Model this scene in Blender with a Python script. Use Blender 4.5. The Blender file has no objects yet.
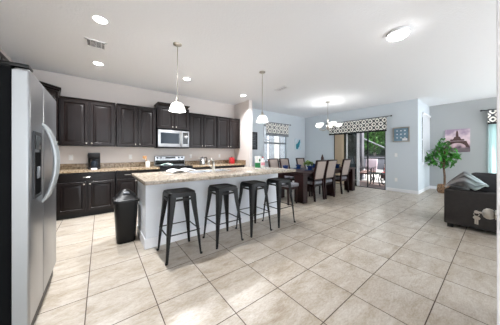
import bpy, bmesh, math, random
from mathutils import Vector, Matrix
PI = math.pi
random.seed(7)
C = bpy.context.scene.collection
S = bpy.context.scene

# ------------------------------------------------------------------ camera, world, exposure
EYE = 1.235
cd = bpy.data.cameras.new('camera'); cam = bpy.data.objects.new('camera', cd); C.objects.link(cam)
cam.location = (0, 0, EYE); cam.rotation_euler = (PI/2, 0, -math.radians(37.8))
cd.sensor_width = 36; cd.sensor_fit = 'HORIZONTAL'; cd.lens = 193/500*36
cd.shift_y = -9.5/500; cd.clip_start = .02; cd.clip_end = 200
S.camera = cam
S.view_settings.view_transform = 'Standard'; S.view_settings.look = 'None'
S.view_settings.gamma = 1; S.view_settings.use_curve_mapping = False
S.view_settings.exposure = 1.15
S.cycles.max_bounces = 8; S.cycles.diffuse_bounces = 5
w = bpy.data.worlds.new('sky'); S.world = w; w.use_nodes = True
bg = w.node_tree.nodes['Background']; bg.inputs[0].default_value = (.86, .93, 1, 1); bg.inputs[1].default_value = 2.0
sd = bpy.data.lights.new('sun', 'SUN'); sun = bpy.data.objects.new('sun', sd); C.objects.link(sun)
sd.energy = 6.0; sd.angle = math.radians(2); sd.color = (1, .96, .9)
sun.rotation_euler = (math.radians(28), math.radians(16), 0)
LAMP = 0.6      # overall strength of the lamps in the room

# ------------------------------------------------------------------ materials
def lin(c):
    return tuple(((v/255)/12.92 if v/255 <= .04045 else ((v/255+.055)/1.055)**2.4) for v in c) + (1,)
class NT:
    def __init__(s, name):
        s.m = bpy.data.materials.new(name); s.m.use_nodes = True; s.t = s.m.node_tree
        s.b = s.t.nodes['Principled BSDF']
    def n(s, ty, **kw):
        nd = s.t.nodes.new(ty)
        for k, v in kw.items():
            if k in nd.inputs.keys(): nd.inputs[k].default_value = v
            else: setattr(nd, k, v)
        return nd
    def l(s, a, b): s.t.links.new(a, b)
    def coord(s, scale=(1, 1, 1)):
        tc = s.n('ShaderNodeTexCoord'); mp = s.n('ShaderNodeMapping'); mp.inputs['Scale'].default_value = scale
        s.l(tc.outputs['Object'], mp.inputs[0]); return mp.outputs[0]
    def math(s, op, a, b=None):
        nd = s.n('ShaderNodeMath', operation=op)
        for i, v in enumerate((a, b)):
            if v is None: continue
            if isinstance(v, (int, float)): nd.inputs[i].default_value = v
            else: s.l(v, nd.inputs[i])
        return nd.outputs[0]
    def ramp(s, fac, stops):
        r = s.n('ShaderNodeValToRGB'); e = r.color_ramp.elements
        while len(e) < len(stops): e.new(.5)
        for i, (p, c) in enumerate(stops): e[i].position = p; e[i].color = lin(c)
        s.l(fac, r.inputs[0]); return r.outputs[0]
    def bump(s, h, strength=.2, dist=.01):
        b = s.n('ShaderNodeBump'); b.inputs['Strength'].default_value = strength; b.inputs['Distance'].default_value = dist
        s.l(h, b.inputs['Height']); s.l(b.outputs[0], s.b.inputs['Normal'])
def mat(name, c, rough=.5, metal=0, var=.0, vscale=8, bump=0, bscale=60, emit=0, coat=0, spec=.5, trans=0, ecol=None, stretch=(1, 1, 1)):
    t = NT(name); b = t.b
    b.inputs['Roughness'].default_value = rough; b.inputs['Metallic'].default_value = metal
    b.inputs['Specular IOR Level'].default_value = spec; b.inputs['Coat Weight'].default_value = coat
    b.inputs['Transmission Weight'].default_value = trans
    co = t.coord(stretch)
    if var > 0:
        nz = t.n('ShaderNodeTexNoise'); nz.inputs['Scale'].default_value = vscale; nz.inputs['Detail'].default_value = 4
        t.l(co, nz.inputs['Vector'])
        lo = tuple(max(0, v*(1-var)) for v in c); hi = tuple(min(255, v*(1+var)) for v in c)
        t.l(t.ramp(nz.outputs['Fac'], [(.3, lo), (.7, hi)]), b.inputs['Base Color'])
    else: b.inputs['Base Color'].default_value = lin(c)
    if bump > 0:
        nb = t.n('ShaderNodeTexNoise'); nb.inputs['Scale'].default_value = bscale
        t.l(co, nb.inputs['Vector']); t.bump(nb.outputs['Fac'], bump)
    if emit:
        b.inputs['Emission Color'].default_value = lin(ecol or c); b.inputs['Emission Strength'].default_value = emit
    return t.m

m_wallk = mat('kitchen_wall_paint', (214, 207, 203), .85, bump=.05, bscale=120)
m_wallb = mat('blue_grey_wall_paint', (206, 214, 220), .85, bump=.05, bscale=120)
m_wallg = mat('grey_wall_paint', (172, 175, 176), .85, bump=.05, bscale=120)
m_ceil = mat('ceiling_texture_paint', (236, 238, 242), .9, bump=.35, bscale=45)
m_white = mat('white_trim_paint', (236, 237, 240), .45)
m_isl = mat('island_panel_paint', (226, 230, 236), .6)
m_wood = mat('espresso_wood', (20, 13, 12), .3, var=.25, vscale=6, stretch=(6, 6, .6), spec=.3)
m_tablewood = mat('dark_cherry_wood', (34, 14, 14), .4, var=.3, vscale=5, stretch=(1, 6, 6), spec=.3)
m_steel = mat('brushed_stainless', (176, 178, 181), .34, 1, var=.04, vscale=5, stretch=(40, 40, .5))
m_nickel = mat('brushed_nickel', (184, 180, 172), .28, 1)
m_doorsteel = mat('stainless_door_edge', (178, 182, 184), .45, .55)
m_blackpl = mat('black_plastic', (7, 7, 8), .45, spec=.35)
m_fridgeside = mat('black_textured_side', (7, 9, 12), .65, spec=.12, bump=.2, bscale=300)
m_stool = mat('matt_black_metal', (7, 7, 8), .42, .1, spec=.4)
m_glassblk = mat('black_glass', (12, 13, 15), .08)
m_mwglass = mat('microwave_window_glass', (26, 34, 42), .15, spec=.3)
m_deepblk = mat('dark_recess_plastic', (4, 4, 5), .9, spec=.05)
m_leather = mat('charcoal_leather', (42, 38, 37), .7, var=.1, vscale=20, bump=.15, bscale=150)
m_leather2 = mat('charcoal_cushion_fabric', (44, 43, 46), .75, var=.1, vscale=30, bump=.2, bscale=200)
m_beige = mat('taupe_upholstery', (158, 145, 138), .85, var=.06, vscale=60, bump=.1, bscale=300)
m_greyseat = mat('grey_seat_fabric', (112, 112, 118), .8, var=.25, vscale=14)
m_blue = mat('navy_blue_cloth', (22, 52, 106), .7, var=.15)
m_bluegl = mat('blue_glazed_ceramic', (30, 66, 120), .2, coat=.3)
m_plastic = mat('white_plastic', (232, 232, 230), .4)
m_paper = mat('white_paper', (240, 241, 245), .8)
m_shade = mat('lit_frosted_glass', (255, 252, 246), .4, emit=.9)
m_lens = mat('lit_lens', (255, 253, 248), .4, emit=9)
m_lensb = mat('lit_dome_diffuser', (255, 253, 250), .4, emit=12)
m_leaf = mat('ficus_leaf', (60, 122, 44), .45, var=.4, vscale=9)
m_leaf2 = mat('bush_leaf', (52, 84, 36), .6, var=.5, vscale=1.6)
m_leaf3 = mat('dark_bush_leaf', (40, 48, 40), .6, var=.5, vscale=1.6)
m_bark = mat('bark', (98, 78, 62), .9, var=.3, vscale=12, bump=.4, bscale=30)
m_basket = mat('woven_basket', (128, 100, 76), .85, var=.35, vscale=30, bump=.5, bscale=60)
m_trunkgrey = mat('grey_trunk', (84, 78, 74), .9, var=.3, vscale=6, bump=.4, bscale=20)
m_red = mat('red_enamel', (170, 30, 36), .3)
m_green = mat('green_print', (26, 120, 66), .6)
m_tealcloth = mat('pale_teal_towel', (186, 214, 206), .9, var=.06, vscale=30)
m_woodlt = mat('light_wood', (176, 132, 86), .6, var=.15)
m_deck = mat('patio_paver', (96, 80, 76), .7, var=.15, vscale=5)
m_decklt = mat('bright_pool_deck', (158, 154, 150), .8, var=.05)
m_bronze = mat('dark_bronze_frame', (46, 47, 50), .4, .4)
m_greyfr = mat('grey_window_frame', (118, 122, 128), .5)
m_blind = mat('beige_vertical_blind', (206, 190, 166), .8)
m_pinkfab = mat('pale_pink_sling_fabric', (214, 196, 204), .8)
m_wicker = mat('brown_wicker', (96, 74, 70), .8, var=.3, vscale=50)
m_fence = mat('grey_siding', (108, 110, 116), .8, var=.1, vscale=3)
m_concrete = mat('dark_grey_stucco', (84, 84, 90), .9, var=.2, vscale=1.5)
m_tealmat = mat('teal_paint', (54, 140, 158), .7, var=.3)
m_bounce_ground = mat('pale_bounce_ground', (222, 224, 228), .9, var=.04, vscale=3)  # outside ground, made pale so sunlight bounces up to the ceiling
m_chromek = mat('polished_chrome', (215, 215, 215), .12, 1)

def m_glass_f():
    t = NT('clear_glass'); nt = t.t
    tr = t.n('ShaderNodeBsdfTransparent'); gl = t.n('ShaderNodeBsdfGlossy'); gl.inputs['Roughness'].default_value = .02
    mx = t.n('ShaderNodeMixShader'); mx.inputs[0].default_value = .08
    tr.inputs[0].default_value = (.93, .96, .96, 1)
    t.l(tr.outputs[0], mx.inputs[1]); t.l(gl.outputs[0], mx.inputs[2])
    t.l(mx.outputs[0], nt.nodes['Material Output'].inputs[0]); return t.m
m_glass = m_glass_f()
def m_tint_f():
    t = NT('tinted_glass'); nt = t.t
    tr = t.n('ShaderNodeBsdfTransparent'); gl = t.n('ShaderNodeBsdfGlossy'); gl.inputs['Roughness'].default_value = .03
    mx = t.n('ShaderNodeMixShader'); mx.inputs[0].default_value = .14
    tr.inputs[0].default_value = (.42, .47, .46, 1)
    t.l(tr.outputs[0], mx.inputs[1]); t.l(gl.outputs[0], mx.inputs[2])
    t.l(mx.outputs[0], nt.nodes['Material Output'].inputs[0]); return t.m
m_tint = m_tint_f()
def m_transl_f(name, c, k=.5):
    t = NT(name); nt = t.t
    df = t.n('ShaderNodeBsdfDiffuse'); tl = t.n('ShaderNodeBsdfTranslucent'); mx = t.n('ShaderNodeMixShader'); mx.inputs[0].default_value = k
    df.inputs[0].default_value = lin(c); tl.inputs[0].default_value = lin(c)
    t.l(df.outputs[0], mx.inputs[1]); t.l(tl.outputs[0], mx.inputs[2])
    t.l(mx.outputs[0], nt.nodes['Material Output'].inputs[0]); return t.m
m_blindw = m_transl_f('white_blind_slat', (246, 247, 249), .7)
m_sheer = m_transl_f('pale_teal_vertical_blind', (196, 222, 222), .6)

TILE = .458; TX = -.089; TY = .326
def m_floor_f():
    t = NT('travertine_look_tile'); b = t.b
    tc = t.n('ShaderNodeTexCoord'); sx = t.n('ShaderNodeSeparateXYZ'); t.l(tc.outputs['Object'], sx.inputs[0])
    u = t.math('DIVIDE', t.math('SUBTRACT', sx.outputs[0], TX), TILE)
    v = t.math('DIVIDE', t.math('SUBTRACT', sx.outputs[1], TY), TILE)
    def edge(q):
        f = t.math('FRACT', t.math('ADD', q, 100.0)); return t.math('MINIMUM', f, t.math('SUBTRACT', 1.0, f))
    e = t.math('MINIMUM', edge(u), edge(v))
    g = t.math('LESS_THAN', e, .0036/TILE)
    cid = t.n('ShaderNodeCombineXYZ'); t.l(t.math('FLOOR', t.math('ADD', u, 100.0)), cid.inputs[0]); t.l(t.math('FLOOR', t.math('ADD', v, 100.0)), cid.inputs[1])
    wn = t.n('ShaderNodeTexWhiteNoise'); wn.noise_dimensions = '3D'; t.l(cid.outputs[0], wn.inputs['Vector'])
    sc = t.n('ShaderNodeVectorMath', operation='SCALE'); t.l(wn.outputs['Color'], sc.inputs[0]); sc.inputs[3].default_value = 40
    mp = t.n('ShaderNodeMapping'); mp.inputs['Scale'].default_value = (1.3, 3.4, 1); t.l(tc.outputs['Object'], mp.inputs[0])
    ad = t.n('ShaderNodeVectorMath', operation='ADD'); t.l(mp.outputs[0], ad.inputs[0]); t.l(sc.outputs[0], ad.inputs[1])
    nz = t.n('ShaderNodeTexNoise'); nz.inputs['Scale'].default_value = 2.6; nz.inputs['Detail'].default_value = 9; nz.inputs['Roughness'].default_value = .68; nz.inputs['Distortion'].default_value = .6
    t.l(ad.outputs[0], nz.inputs['Vector'])
    col = t.ramp(nz.outputs['Fac'], [(.30, (156, 142, 124)), (.42, (178, 167, 152)), (.52, (188, 179, 167)), (.66, (200, 194, 185))])
    mx = t.n('ShaderNodeMix', data_type='RGBA'); t.l(g, mx.inputs[0]); t.l(col, mx.inputs[6]); mx.inputs[7].default_value = lin((84, 70, 60))
    fn = t.n('ShaderNodeTexNoise'); fn.inputs['Scale'].default_value = 26; fn.inputs['Detail'].default_value = 6; fn.inputs['Roughness'].default_value = .75
    t.l(ad.outputs[0], fn.inputs['Vector'])
    fm = t.n('ShaderNodeMix', data_type='RGBA', blend_type='MULTIPLY'); fm.inputs[0].default_value = 1; t.l(mx.outputs[2], fm.inputs[6]); t.l(t.ramp(fn.outputs['Fac'], [(.3, (222, 216, 208)), (.6, (255, 255, 255))]), fm.inputs[7])
    t.l(fm.outputs[2], b.inputs['Base Color'])
    rg = t.math('ADD', t.math('MULTIPLY', g, .4), .3); t.l(rg, b.inputs['Roughness'])
    t.bump(t.math('SUBTRACT', 1.0, g), .4, .003)
    b.inputs['Specular IOR Level'].default_value = .45
    return t.m
m_floor = m_floor_f()
def m_granite_f(name, stops, rough=.22):
    t = NT(name); co = t.coord()
    a = t.n('ShaderNodeTexNoise'); a.inputs['Scale'].default_value = 28; a.inputs['Detail'].default_value = 8; a.inputs['Roughness'].default_value = .8
    t.l(co, a.inputs['Vector']); t.l(t.ramp(a.outputs['Fac'], stops), t.b.inputs['Base Color'])
    t.b.inputs['Roughness'].default_value = rough; return t.m
m_granite = m_granite_f('beige_granite', [(.35, (50, 38, 28)), (.43, (112, 92, 70)), (.52, (158, 138, 112)), (.68, (196, 180, 156))])
m_granite2 = m_granite_f('pale_granite', [(.34, (66, 54, 44)), (.43, (124, 112, 96)), (.52, (160, 149, 134)), (.68, (186, 178, 166))], .25)
def m_valance_f(name, hx, k=28.0, dark=(70, 72, 76)):
    t = NT(name); tc = t.n('ShaderNodeTexCoord'); sx = t.n('ShaderNodeSeparateXYZ'); t.l(tc.outputs['Object'], sx.inputs[0])
    a = t.math('COSINE', t.math('MULTIPLY', sx.outputs[hx], k)); c = t.math('COSINE', t.math('MULTIPLY', sx.outputs[2], k*.9))
    s_ = t.math('ADD', a, c)
    g = t.math('MULTIPLY', t.math('GREATER_THAN', t.math('ABSOLUTE', s_), .42), t.math('LESS_THAN', t.math('ABSOLUTE', s_), 1.62))
    mx = t.n('ShaderNodeMix', data_type='RGBA'); t.l(g, mx.inputs[0]); mx.inputs[6].default_value = lin(dark); mx.inputs[7].default_value = lin((240, 238, 230))
    t.l(mx.outputs[2], t.b.inputs['Base Color']); t.b.inputs['Roughness'].default_value = .9; return t.m
m_val_x = m_valance_f('trellis_print_fabric_x', 0, 25, (138, 140, 144)); m_val_y = m_valance_f('trellis_print_fabric', 1, 30, (72, 74, 78))
def m_stripes_folds_f():
    t = NT('striped_throw_fold_shade'); tc = t.n('ShaderNodeTexCoord'); sx = t.n('ShaderNodeSeparateXYZ'); t.l(tc.outputs['UV'], sx.inputs[0])
    cu = t.ramp(sx.outputs[0], [(0, (196, 192, 192)), (.1, (150, 146, 146)), (.45, (136, 134, 134)), (.6, (176, 188, 190)), (.75, (190, 208, 210)), (1, (214, 228, 230))])
    cv = t.ramp(sx.outputs[1], [(0, (225, 225, 225)), (.1, (90, 90, 92)), (.14, (240, 240, 240)), (.24, (250, 250, 250)), (.27, (110, 112, 114)), (.33, (230, 230, 230)), (.40, (120, 122, 124)), (.44, (250, 250, 250)), (.7, (210, 210, 210))])  # dark fold shading painted in between the pale stripes
    fm = t.n('ShaderNodeMix', data_type='RGBA', blend_type='MULTIPLY'); fm.inputs[0].default_value = .9; t.l(cu, fm.inputs[6]); t.l(cv, fm.inputs[7])
    t.l(fm.outputs[2], t.b.inputs['Base Color']); t.b.inputs['Roughness'].default_value = .95; return t.m
m_throw = m_stripes_folds_f()
def m_patch_f():
    t = NT('floral_cushion_print'); v = t.n('ShaderNodeTexVoronoi'); v.inputs['Scale'].default_value = 9; t.l(t.coord(), v.inputs['Vector'])
    sx = t.n('ShaderNodeSeparateColor'); t.l(v.outputs['Color'], sx.inputs[0])
    t.l(t.ramp(sx.outputs[0], [(.1, (30, 120, 130)), (.4, (46, 60, 70)), (.6, (190, 60, 60)), (.85, (220, 210, 200))]), t.b.inputs['Base Color']); return t.m
m_floral = m_patch_f()

# ------------------------------------------------------------------ mesh helpers
class MB:
    def __init__(s): s.bm = bmesh.new()
    def _merge(s, b2, M=None):
        me = bpy.data.meshes.new('t')
        if M is not None: bmesh.ops.transform(b2, matrix=M, verts=b2.verts)
        b2.to_mesh(me); s.bm.from_mesh(me); bpy.data.meshes.remove(me); b2.free()
    def box(s, x0, x1, y0, y1, z0, z1, bev=0, seg=2, M=None):
        b = bmesh.new(); bmesh.ops.create_cube(b, size=1)
        for v in b.verts: v.co = Vector(((x0+x1)/2+v.co.x*(x1-x0), (y0+y1)/2+v.co.y*(y1-y0), (z0+z1)/2+v.co.z*(z1-z0)))
        if bev: bmesh.ops.bevel(b, geom=list(b.edges), offset=bev, segments=seg, profile=.5, affect='EDGES')
        s._merge(b, M); return s
    def lathe(s, prof, c=(0, 0, 0), n=24, M=None):
        b = bmesh.new(); rings = []
        for r, z in prof:
            rings.append([b.verts.new((r*math.cos(2*PI*i/n), r*math.sin(2*PI*i/n), z)) for i in range(n)] if r > 1e-6 else [b.verts.new((0, 0, z))])
        for A, B in zip(rings, rings[1:]):
            for i in range(n):
                j = (i+1) % n
                f = [A[i % len(A)], A[j % len(A)], B[j % len(B)], B[i % len(B)]]
                u = []; [u.append(q) for q in f if q not in u]
                if len(u) > 2: b.faces.new(u)
        T = Matrix.Translation(c)
        s._merge(b, T if M is None else M @ T); return s
    def cyl(s, p0, p1, r0, r1=None, n=16):
        r1 = r0 if r1 is None else r1
        p0 = Vector(p0); p1 = Vector(p1); d = p1-p0; L = d.length
        q = d.to_track_quat('Z', 'Y').to_matrix().to_4x4()
        b = bmesh.new(); bmesh.ops.create_cone(b, cap_ends=True, segments=n, radius1=r0, radius2=r1, depth=L)
        s._merge(b, Matrix.Translation((p0+p1)/2) @ q); return s
    def tube(s, pts, r, n=10, cap=True):
        pts = [Vector(p) for p in pts]; b = bmesh.new(); rings = []
        rr = r if isinstance(r, (list, tuple)) else [r]*len(pts)
        up = None
        for i, p in enumerate(pts):
            d = (pts[min(i+1, len(pts)-1)]-pts[max(i-1, 0)]).normalized()
            if up is None: up = d.orthogonal().normalized()
            up = (up - d*up.dot(d)).normalized(); sd_ = d.cross(up)
            rings.append([b.verts.new(p + rr[i]*(up*math.cos(2*PI*k/n)+sd_*math.sin(2*PI*k/n))) for k in range(n)])
        for A, B in zip(rings, rings[1:]):
            for k in range(n): b.faces.new((A[k], A[(k+1) % n], B[(k+1) % n], B[k]))
        if cap: b.faces.new(rings[0][::-1]); b.faces.new(rings[-1])
        s._merge(b); return s
    def frustum(s, c0, a0, b0, c1, a1, b1):     # box between two axis aligned rectangles (centre, half sizes)
        b = bmesh.new(); V = []
        for c, a, bb in ((c0, a0, b0), (c1, a1, b1)):
            V += [b.verts.new((c[0]+sx*a, c[1]+sy*bb, c[2])) for sx, sy in ((-1, -1), (1, -1), (1, 1), (-1, 1))]
        for f in ((3, 2, 1, 0), (4, 5, 6, 7), (0, 1, 5, 4), (1, 2, 6, 5), (2, 3, 7, 6), (3, 0, 4, 7)): b.faces.new([V[i] for i in f])
        s._merge(b); return s
    def prism(s, poly, z0, z1, M=None):
        b = bmesh.new(); A = [b.verts.new((x, y, z0)) for x, y in poly]; B = [b.verts.new((x, y, z1)) for x, y in poly]
        n = len(poly); b.faces.new(A[::-1]); b.faces.new(B)
        for i in range(n): b.faces.new((A[i], A[(i+1) % n], B[(i+1) % n], B[i]))
        s._merge(b, M); return s
    def ball(s, c, rx, ry, rz, u=14, v=10):
        b = bmesh.new(); bmesh.ops.create_uvsphere(b, u_segments=u, v_segments=v, radius=1)
        s._merge(b, Matrix.Translation(c) @ Matrix.Diagonal((rx, ry, rz, 1))); return s
    def rings(s, x0, x1, z0, z1, y, prof):      # nested rectangles facing -Y : (inset, depth toward -Y)
        b = bmesh.new(); R = []
        for ins, d in prof:
            R.append([b.verts.new(p) for p in ((x0+ins, y-d, z0+ins), (x1-ins, y-d, z0+ins), (x1-ins, y-d, z1-ins), (x0+ins, y-d, z1-ins))])
        for A, B in zip(R, R[1:]):
            for i in range(4): b.faces.new((A[i], A[(i+1) % 4], B[(i+1) % 4], B[i]))
        b.faces.new(R[-1]); b.faces.new(R[0][::-1]); s._merge(b); return s
    def grid(s, fn, nu, nv):
        b = bmesh.new(); uvl = b.loops.layers.uv.new('UVMap')
        V = [[b.verts.new(fn(i/nu, j/nv)) for j in range(nv+1)] for i in range(nu+1)]
        for i in range(nu):
            for j in range(nv):
                f = b.faces.new((V[i][j], V[i+1][j], V[i+1][j+1], V[i][j+1]))
                for lp, (a, c) in zip(f.loops, ((i, j), (i+1, j), (i+1, j+1), (i, j+1))): lp[uvl].uv = (a/nu, c/nv)
        s._merge(b); return s
    def build(s, name, m, parent=None, smooth=35):
        bmesh.ops.recalc_face_normals(s.bm, faces=s.bm.faces)
        me = bpy.data.meshes.new(name); s.bm.to_mesh(me); s.bm.free()
        for p in me.polygons: p.use_smooth = True
        try: me.set_sharp_from_angle(angle=math.radians(smooth))
        except Exception: pass
        me.materials.append(m)
        o = bpy.data.objects.new(name, me); C.objects.link(o)
        if parent is not None: o.parent = parent
        return o
def thing(name, label, cat, loc=(0, 0, 0), rz=0, group=None):
    o = bpy.data.objects.new(name, None); C.objects.link(o); o.empty_display_size = .1
    o.location = loc; o.rotation_euler = (0, 0, rz); o['label'] = label; o['category'] = cat
    if group: o['group'] = group
    return o
def tag(o, label, cat, group=None, loc=None, rz=None):
    o['label'] = label; o['category'] = cat
    if group: o['group'] = group
    if loc is not None: o.location = loc
    if rz is not None: o.rotation_euler = (0, 0, rz)
    return o
def struct(name, mb, m, parent=None):
    o = mb.build(name, m, parent)
    if parent is None: o['kind'] = 'structure'
    return o
def dup(root, loc, rz=None, label=None, group=None):
    def cp(o, par):
        c = o.copy(); C.objects.link(c); c.parent = par
        for ch in list(o.children): cp(ch, c)
        return c
    r = cp(root, None); r.location = loc
    if rz is not None: r.rotation_euler = (0, 0, rz)
    if label: r['label'] = label
    if group: r['group'] = group
    return r
def lamp(name, ty, loc, energy, col=(.97, .98, 1), size=.1, parent=None, rot=None):
    d = bpy.data.lights.new(name, ty); d.energy = energy*LAMP; d.color = col
    if ty == 'AREA': d.shape = 'DISK'; d.size = size
    else: d.shadow_soft_size = size
    if ty == 'SPOT': d.spot_size = math.radians(135); d.spot_blend = 1
    o = bpy.data.objects.new(name, d); C.objects.link(o); o.location = loc
    if rot: o.rotation_euler = rot
    if parent: o.parent = parent
    return o

# ------------------------------------------------------------------ room shell
Z = 2.86; XL = -1.22; YB = 5.5; XR = 3.6; XS = 7.5; YR = 1.48; XE = 9.07
struct('floor', MB().box(XL-.1, XS+.12, -3.2, YB+.15, -.1, 0).box(XS+.12, XE+.15, -3.2, YR+.12, -.1, 0), m_floor)
struct('ceiling', MB().box(XL-.1, XE+.12, -3.2, YB+.15, Z, Z+.1), m_ceil)
struct('wall_left', MB().box(XL-.12, XL, -3.2, YB+.12, 0, Z), m_wallk)
struct('wall_kitchen', MB().box(XL, XR, YB, YB+.12, 0, Z), m_wallk)
struct('wall_kitchen_return', MB().box(XR, XR+.12, 4.68, YB+.12, 0, Z), m_wallk)
WX0, WX1, WZ0, WZ1 = 4.93, 6.25, .87, 2.32          # dining window
b = MB(); b.box(XR+.12, WX0, YB, YB+.15, 0, Z); b.box(WX1, XS+.15, YB, YB+.15, 0, Z)
b.box(WX0, WX1, YB, YB+.15, 0, WZ0); b.box(WX0, WX1, YB, YB+.15, WZ1, Z)
struct('wall_back', b, m_wallb)
SY0, SY1, SZ1 = 2.31, 4.11, 2.12                     # sliding door opening
b = MB(); b.box(XS, XS+.15, SY1, YB, 0, Z); b.box(XS, XS+.15, YR, SY0, 0, Z); b.box(XS, XS+.15, SY0, SY1, SZ1, Z)
struct('wall_right', b, m_wallb)
RX0, RX1, RZ0, RZ1 = 8.0, 8.97, .88, 2.48
b = MB(); b.box(XS+.15, RX0, YR, YR+.15, 0, Z); b.box(RX1, XE+.15, YR, YR+.15, 0, Z); b.box(RX0, RX1, YR, YR+.15, 0, RZ0); b.box(RX0, RX1, YR, YR+.15, RZ1, Z)
struct('wall_recess', b, m_wallb)
b = MB(); b.box(XE, XE+.15, .2, YR, 0, Z); b.box(XE, XE+.15, -1.7, .2, 2.1, Z); b.box(XE, XE+.15, -3.2, -1.7, 0, Z)
struct('wall_living', b, m_wallg)
struct('wall_entry', MB().box(2.34, 2.46, -3.2, -.03, 0, Z), m_wallg)
def bb(name, x0, x1, y0, y1):
    b = MB(); b.box(x0, x1, y0, y1, 0, .1, .004, 1); struct(name, b, m_white)
bb('baseboard_back', XR+.12, XS, YB-.014, YB); bb('baseboard_right', XS-.014, XS, YR-.014, SY0-.03)
bb('baseboard_right_far', XS-.014, XS, SY1+.03, YB-.014)
bb('baseboard_recess', XS, XE, YR-.014, YR); bb('baseboard_living', XE-.014, XE, .22, YR-.014)
bb('baseboard_kitchen_return', XR-.004, XR+.124, 4.666, 4.68)

# dining window
w1 = MB(); f = .045
w1.box(WX0, WX1, YB+.04, YB+.1, WZ0, WZ0+f).box(WX0, WX1, YB+.04, YB+.1, WZ1-f, WZ1).box(WX0, WX0+f, YB+.04, YB+.1, WZ0, WZ1).box(WX1-f, WX1, YB+.04, YB+.1, WZ0, WZ1)
w1.box(WX0, WX1, YB+.04, YB+.1, 1.6, 1.66)
w1o = struct('window_1', w1, m_greyfr)
MB().box(WX0+f, WX1-f, YB+.065, YB+.07, WZ0+f, WZ1-f).build('window_pane', m_glass, w1o)
MB().box(WX0-.03, WX1+.03, YB-.03, YB+.04, WZ0-.03, WZ0, .004, 1).build('window_sill', m_white, w1o)
# recess window with its blind
w2 = MB(); w2.box(RX0, RX1, YR+.05, YR+.1, RZ0, RZ0+f).box(RX0, RX1, YR+.05, YR+.1, RZ1-f, RZ1).box(RX0, RX0+f, YR+.05, YR+.1, RZ0, RZ1).box(RX1-f, RX1, YR+.05, YR+.1, RZ0, RZ1).box(RX0, RX1, YR+.05, YR+.1, 1.66, 1.7)
w2o = struct('window_2', w2, m_white)
MB().box(RX0+f, RX1-f, YR+.072, YR+.077, RZ0+f, RZ1-f).build('window_pane', m_glass, w2o)
MB().box(RX0-.02, RX1+.02, YR-.05, YR+.05, RZ0-.03, RZ0, .004, 1).build('window_sill', m_white, w2o)
bl = thing('window_blind', 'closed white slatted blind in the narrow bright window beside the potted tree', 'blind', (0, 0, 0))
b = MB()
for k in range(32):
    z = RZ0+.04+k*.048
    b.box(RX0-.03, RX1+.03, YR-.022, YR-.018, z, z+.046)
b.build('slats', m_blindw, bl); MB().box(RX0-.04, RX1+.04, YR-.045, YR-.001, RZ1-.03, RZ1+.03, .005).build('head_rail', m_white, bl)
MB().box(RX0-.03, RX1+.03, YR-.035, YR-.008, RZ0+.01, RZ0+.035, .004).build('bottom_rail', m_white, bl)
# living room sliding door
d3 = MB(); d3.box(XE+.03, XE+.09, -1.7, .2, 0, .05).box(XE+.03, XE+.09, -1.7, .2, 2.04, 2.1).box(XE+.03, XE+.09, .14, .2, 0, 2.1).box(XE+.03, XE+.09, -1.7, -1.64, 0, 2.1).box(XE+.03, XE+.09, -.8, -.72, 0, 2.1)
d3o = struct('door_3', d3, m_white); MB().box(XE+.058, XE+.063, -1.64, .14, .05, 2.04).build('door_pane', m_glass, d3o)

# dining sliding door: frame, fixed and slid panels
x0, x1 = XS+.03, XS+.12
d2 = MB(); d2.box(XS+.06, XS+.1, 2.86, 2.9, .02, SZ1-.04); d2.box(x0, x1, SY0, SY1, SZ1-.05, SZ1).box(x0, x1, SY1-.05, SY1, 0, SZ1).box(x0, x1, SY0, SY0+.03, 0, SZ1).box(x0, x1, SY0, SY1, 0, .02)
d2o = struct('door_2', d2, m_bronze)
for (a, c, xx, mm, name) in ((3.16, 3.25, XS+.05, m_white, 'door_stile'), (3.60, 3.66, XS+.08, m_white, 'door_stile')):
    MB().box(xx, xx+.04, a, c, .02, SZ1-.05, .004, 1).build(name, mm, d2o)
MB().box(XS+.08, XS+.12, 3.25, 4.06, .02, .12).box(XS+.08, XS+.12, 3.25, 4.06, SZ1-.13, SZ1-.05).build('door_rail', m_bronze, d2o)
MB().box(XS+.10, XS+.106, 3.25, 4.06, .12, SZ1-.13).build('door_pane', m_tint, d2o)

# ------------------------------------------------------------------ outside
struct('floor_patio', MB().box(XS+.15, 9.35, YR+.15, 9, -.12, -.02), m_deck)
struct('floor_pool_deck', MB().box(9.35, 17, -8, 14, -.14, -.04), m_decklt)
struct('ground', MB().box(-30, 60, -30, 60, -.35, -.2), m_bounce_ground)
fence = thing('boundary_wall', 'dark grey stucco boundary wall standing behind the pool deck', 'wall', (0, 0, 0))
MB().box(17, 17.2, -8, 14, -.2, .95).build('wall_panel', m_concrete, fence); MB().box(16.95, 17.25, -8, 14, .95, 1.02, .02).build('coping', m_bronze, fence)
def foliage(mb, c, rx, ry, rz, n, size):
    b = bmesh.new()
    for i in range(n):
        d = Vector((random.gauss(0, 1), random.gauss(0, 1), random.gauss(0, 1))).normalized()*random.random()**.35
        p = Vector((c[0]+d.x*rx, c[1]+d.y*ry, c[2]+d.z*rz)); s_ = size*random.uniform(.6, 1.3)
        q = Matrix.Rotation(random.uniform(0, 2*PI), 4, 'Z') @ Matrix.Rotation(random.uniform(-1.2, 1.2), 4, 'X')
        V = [b.verts.new(p+(q @ Vector(v))*s_) for v in ((0, -1, 0), (.42, -.2, .06), (.3, .5, .03), (0, 1.05, -.1), (-.3, .5, .03), (-.42, -.2, .06))]
        b.faces.new(V)
    mb._merge(b); return mb
def tree(label, loc, h, r, n, size, lm, trunk=.12, tm=None, cat='tree'):
    t = thing('garden_tree', label, cat, loc)
    MB().tube([(0, 0, 0), (.08, .05, h*.35), (-.05, 0, h*.7)], [trunk, trunk*.8, trunk*.45], 8).build('trunk', tm or m_trunkgrey, t)
    foliage(MB(), (0, 0, h*.66), r, r, h*.4, n, size).build('foliage', lm, t); return t
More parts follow.
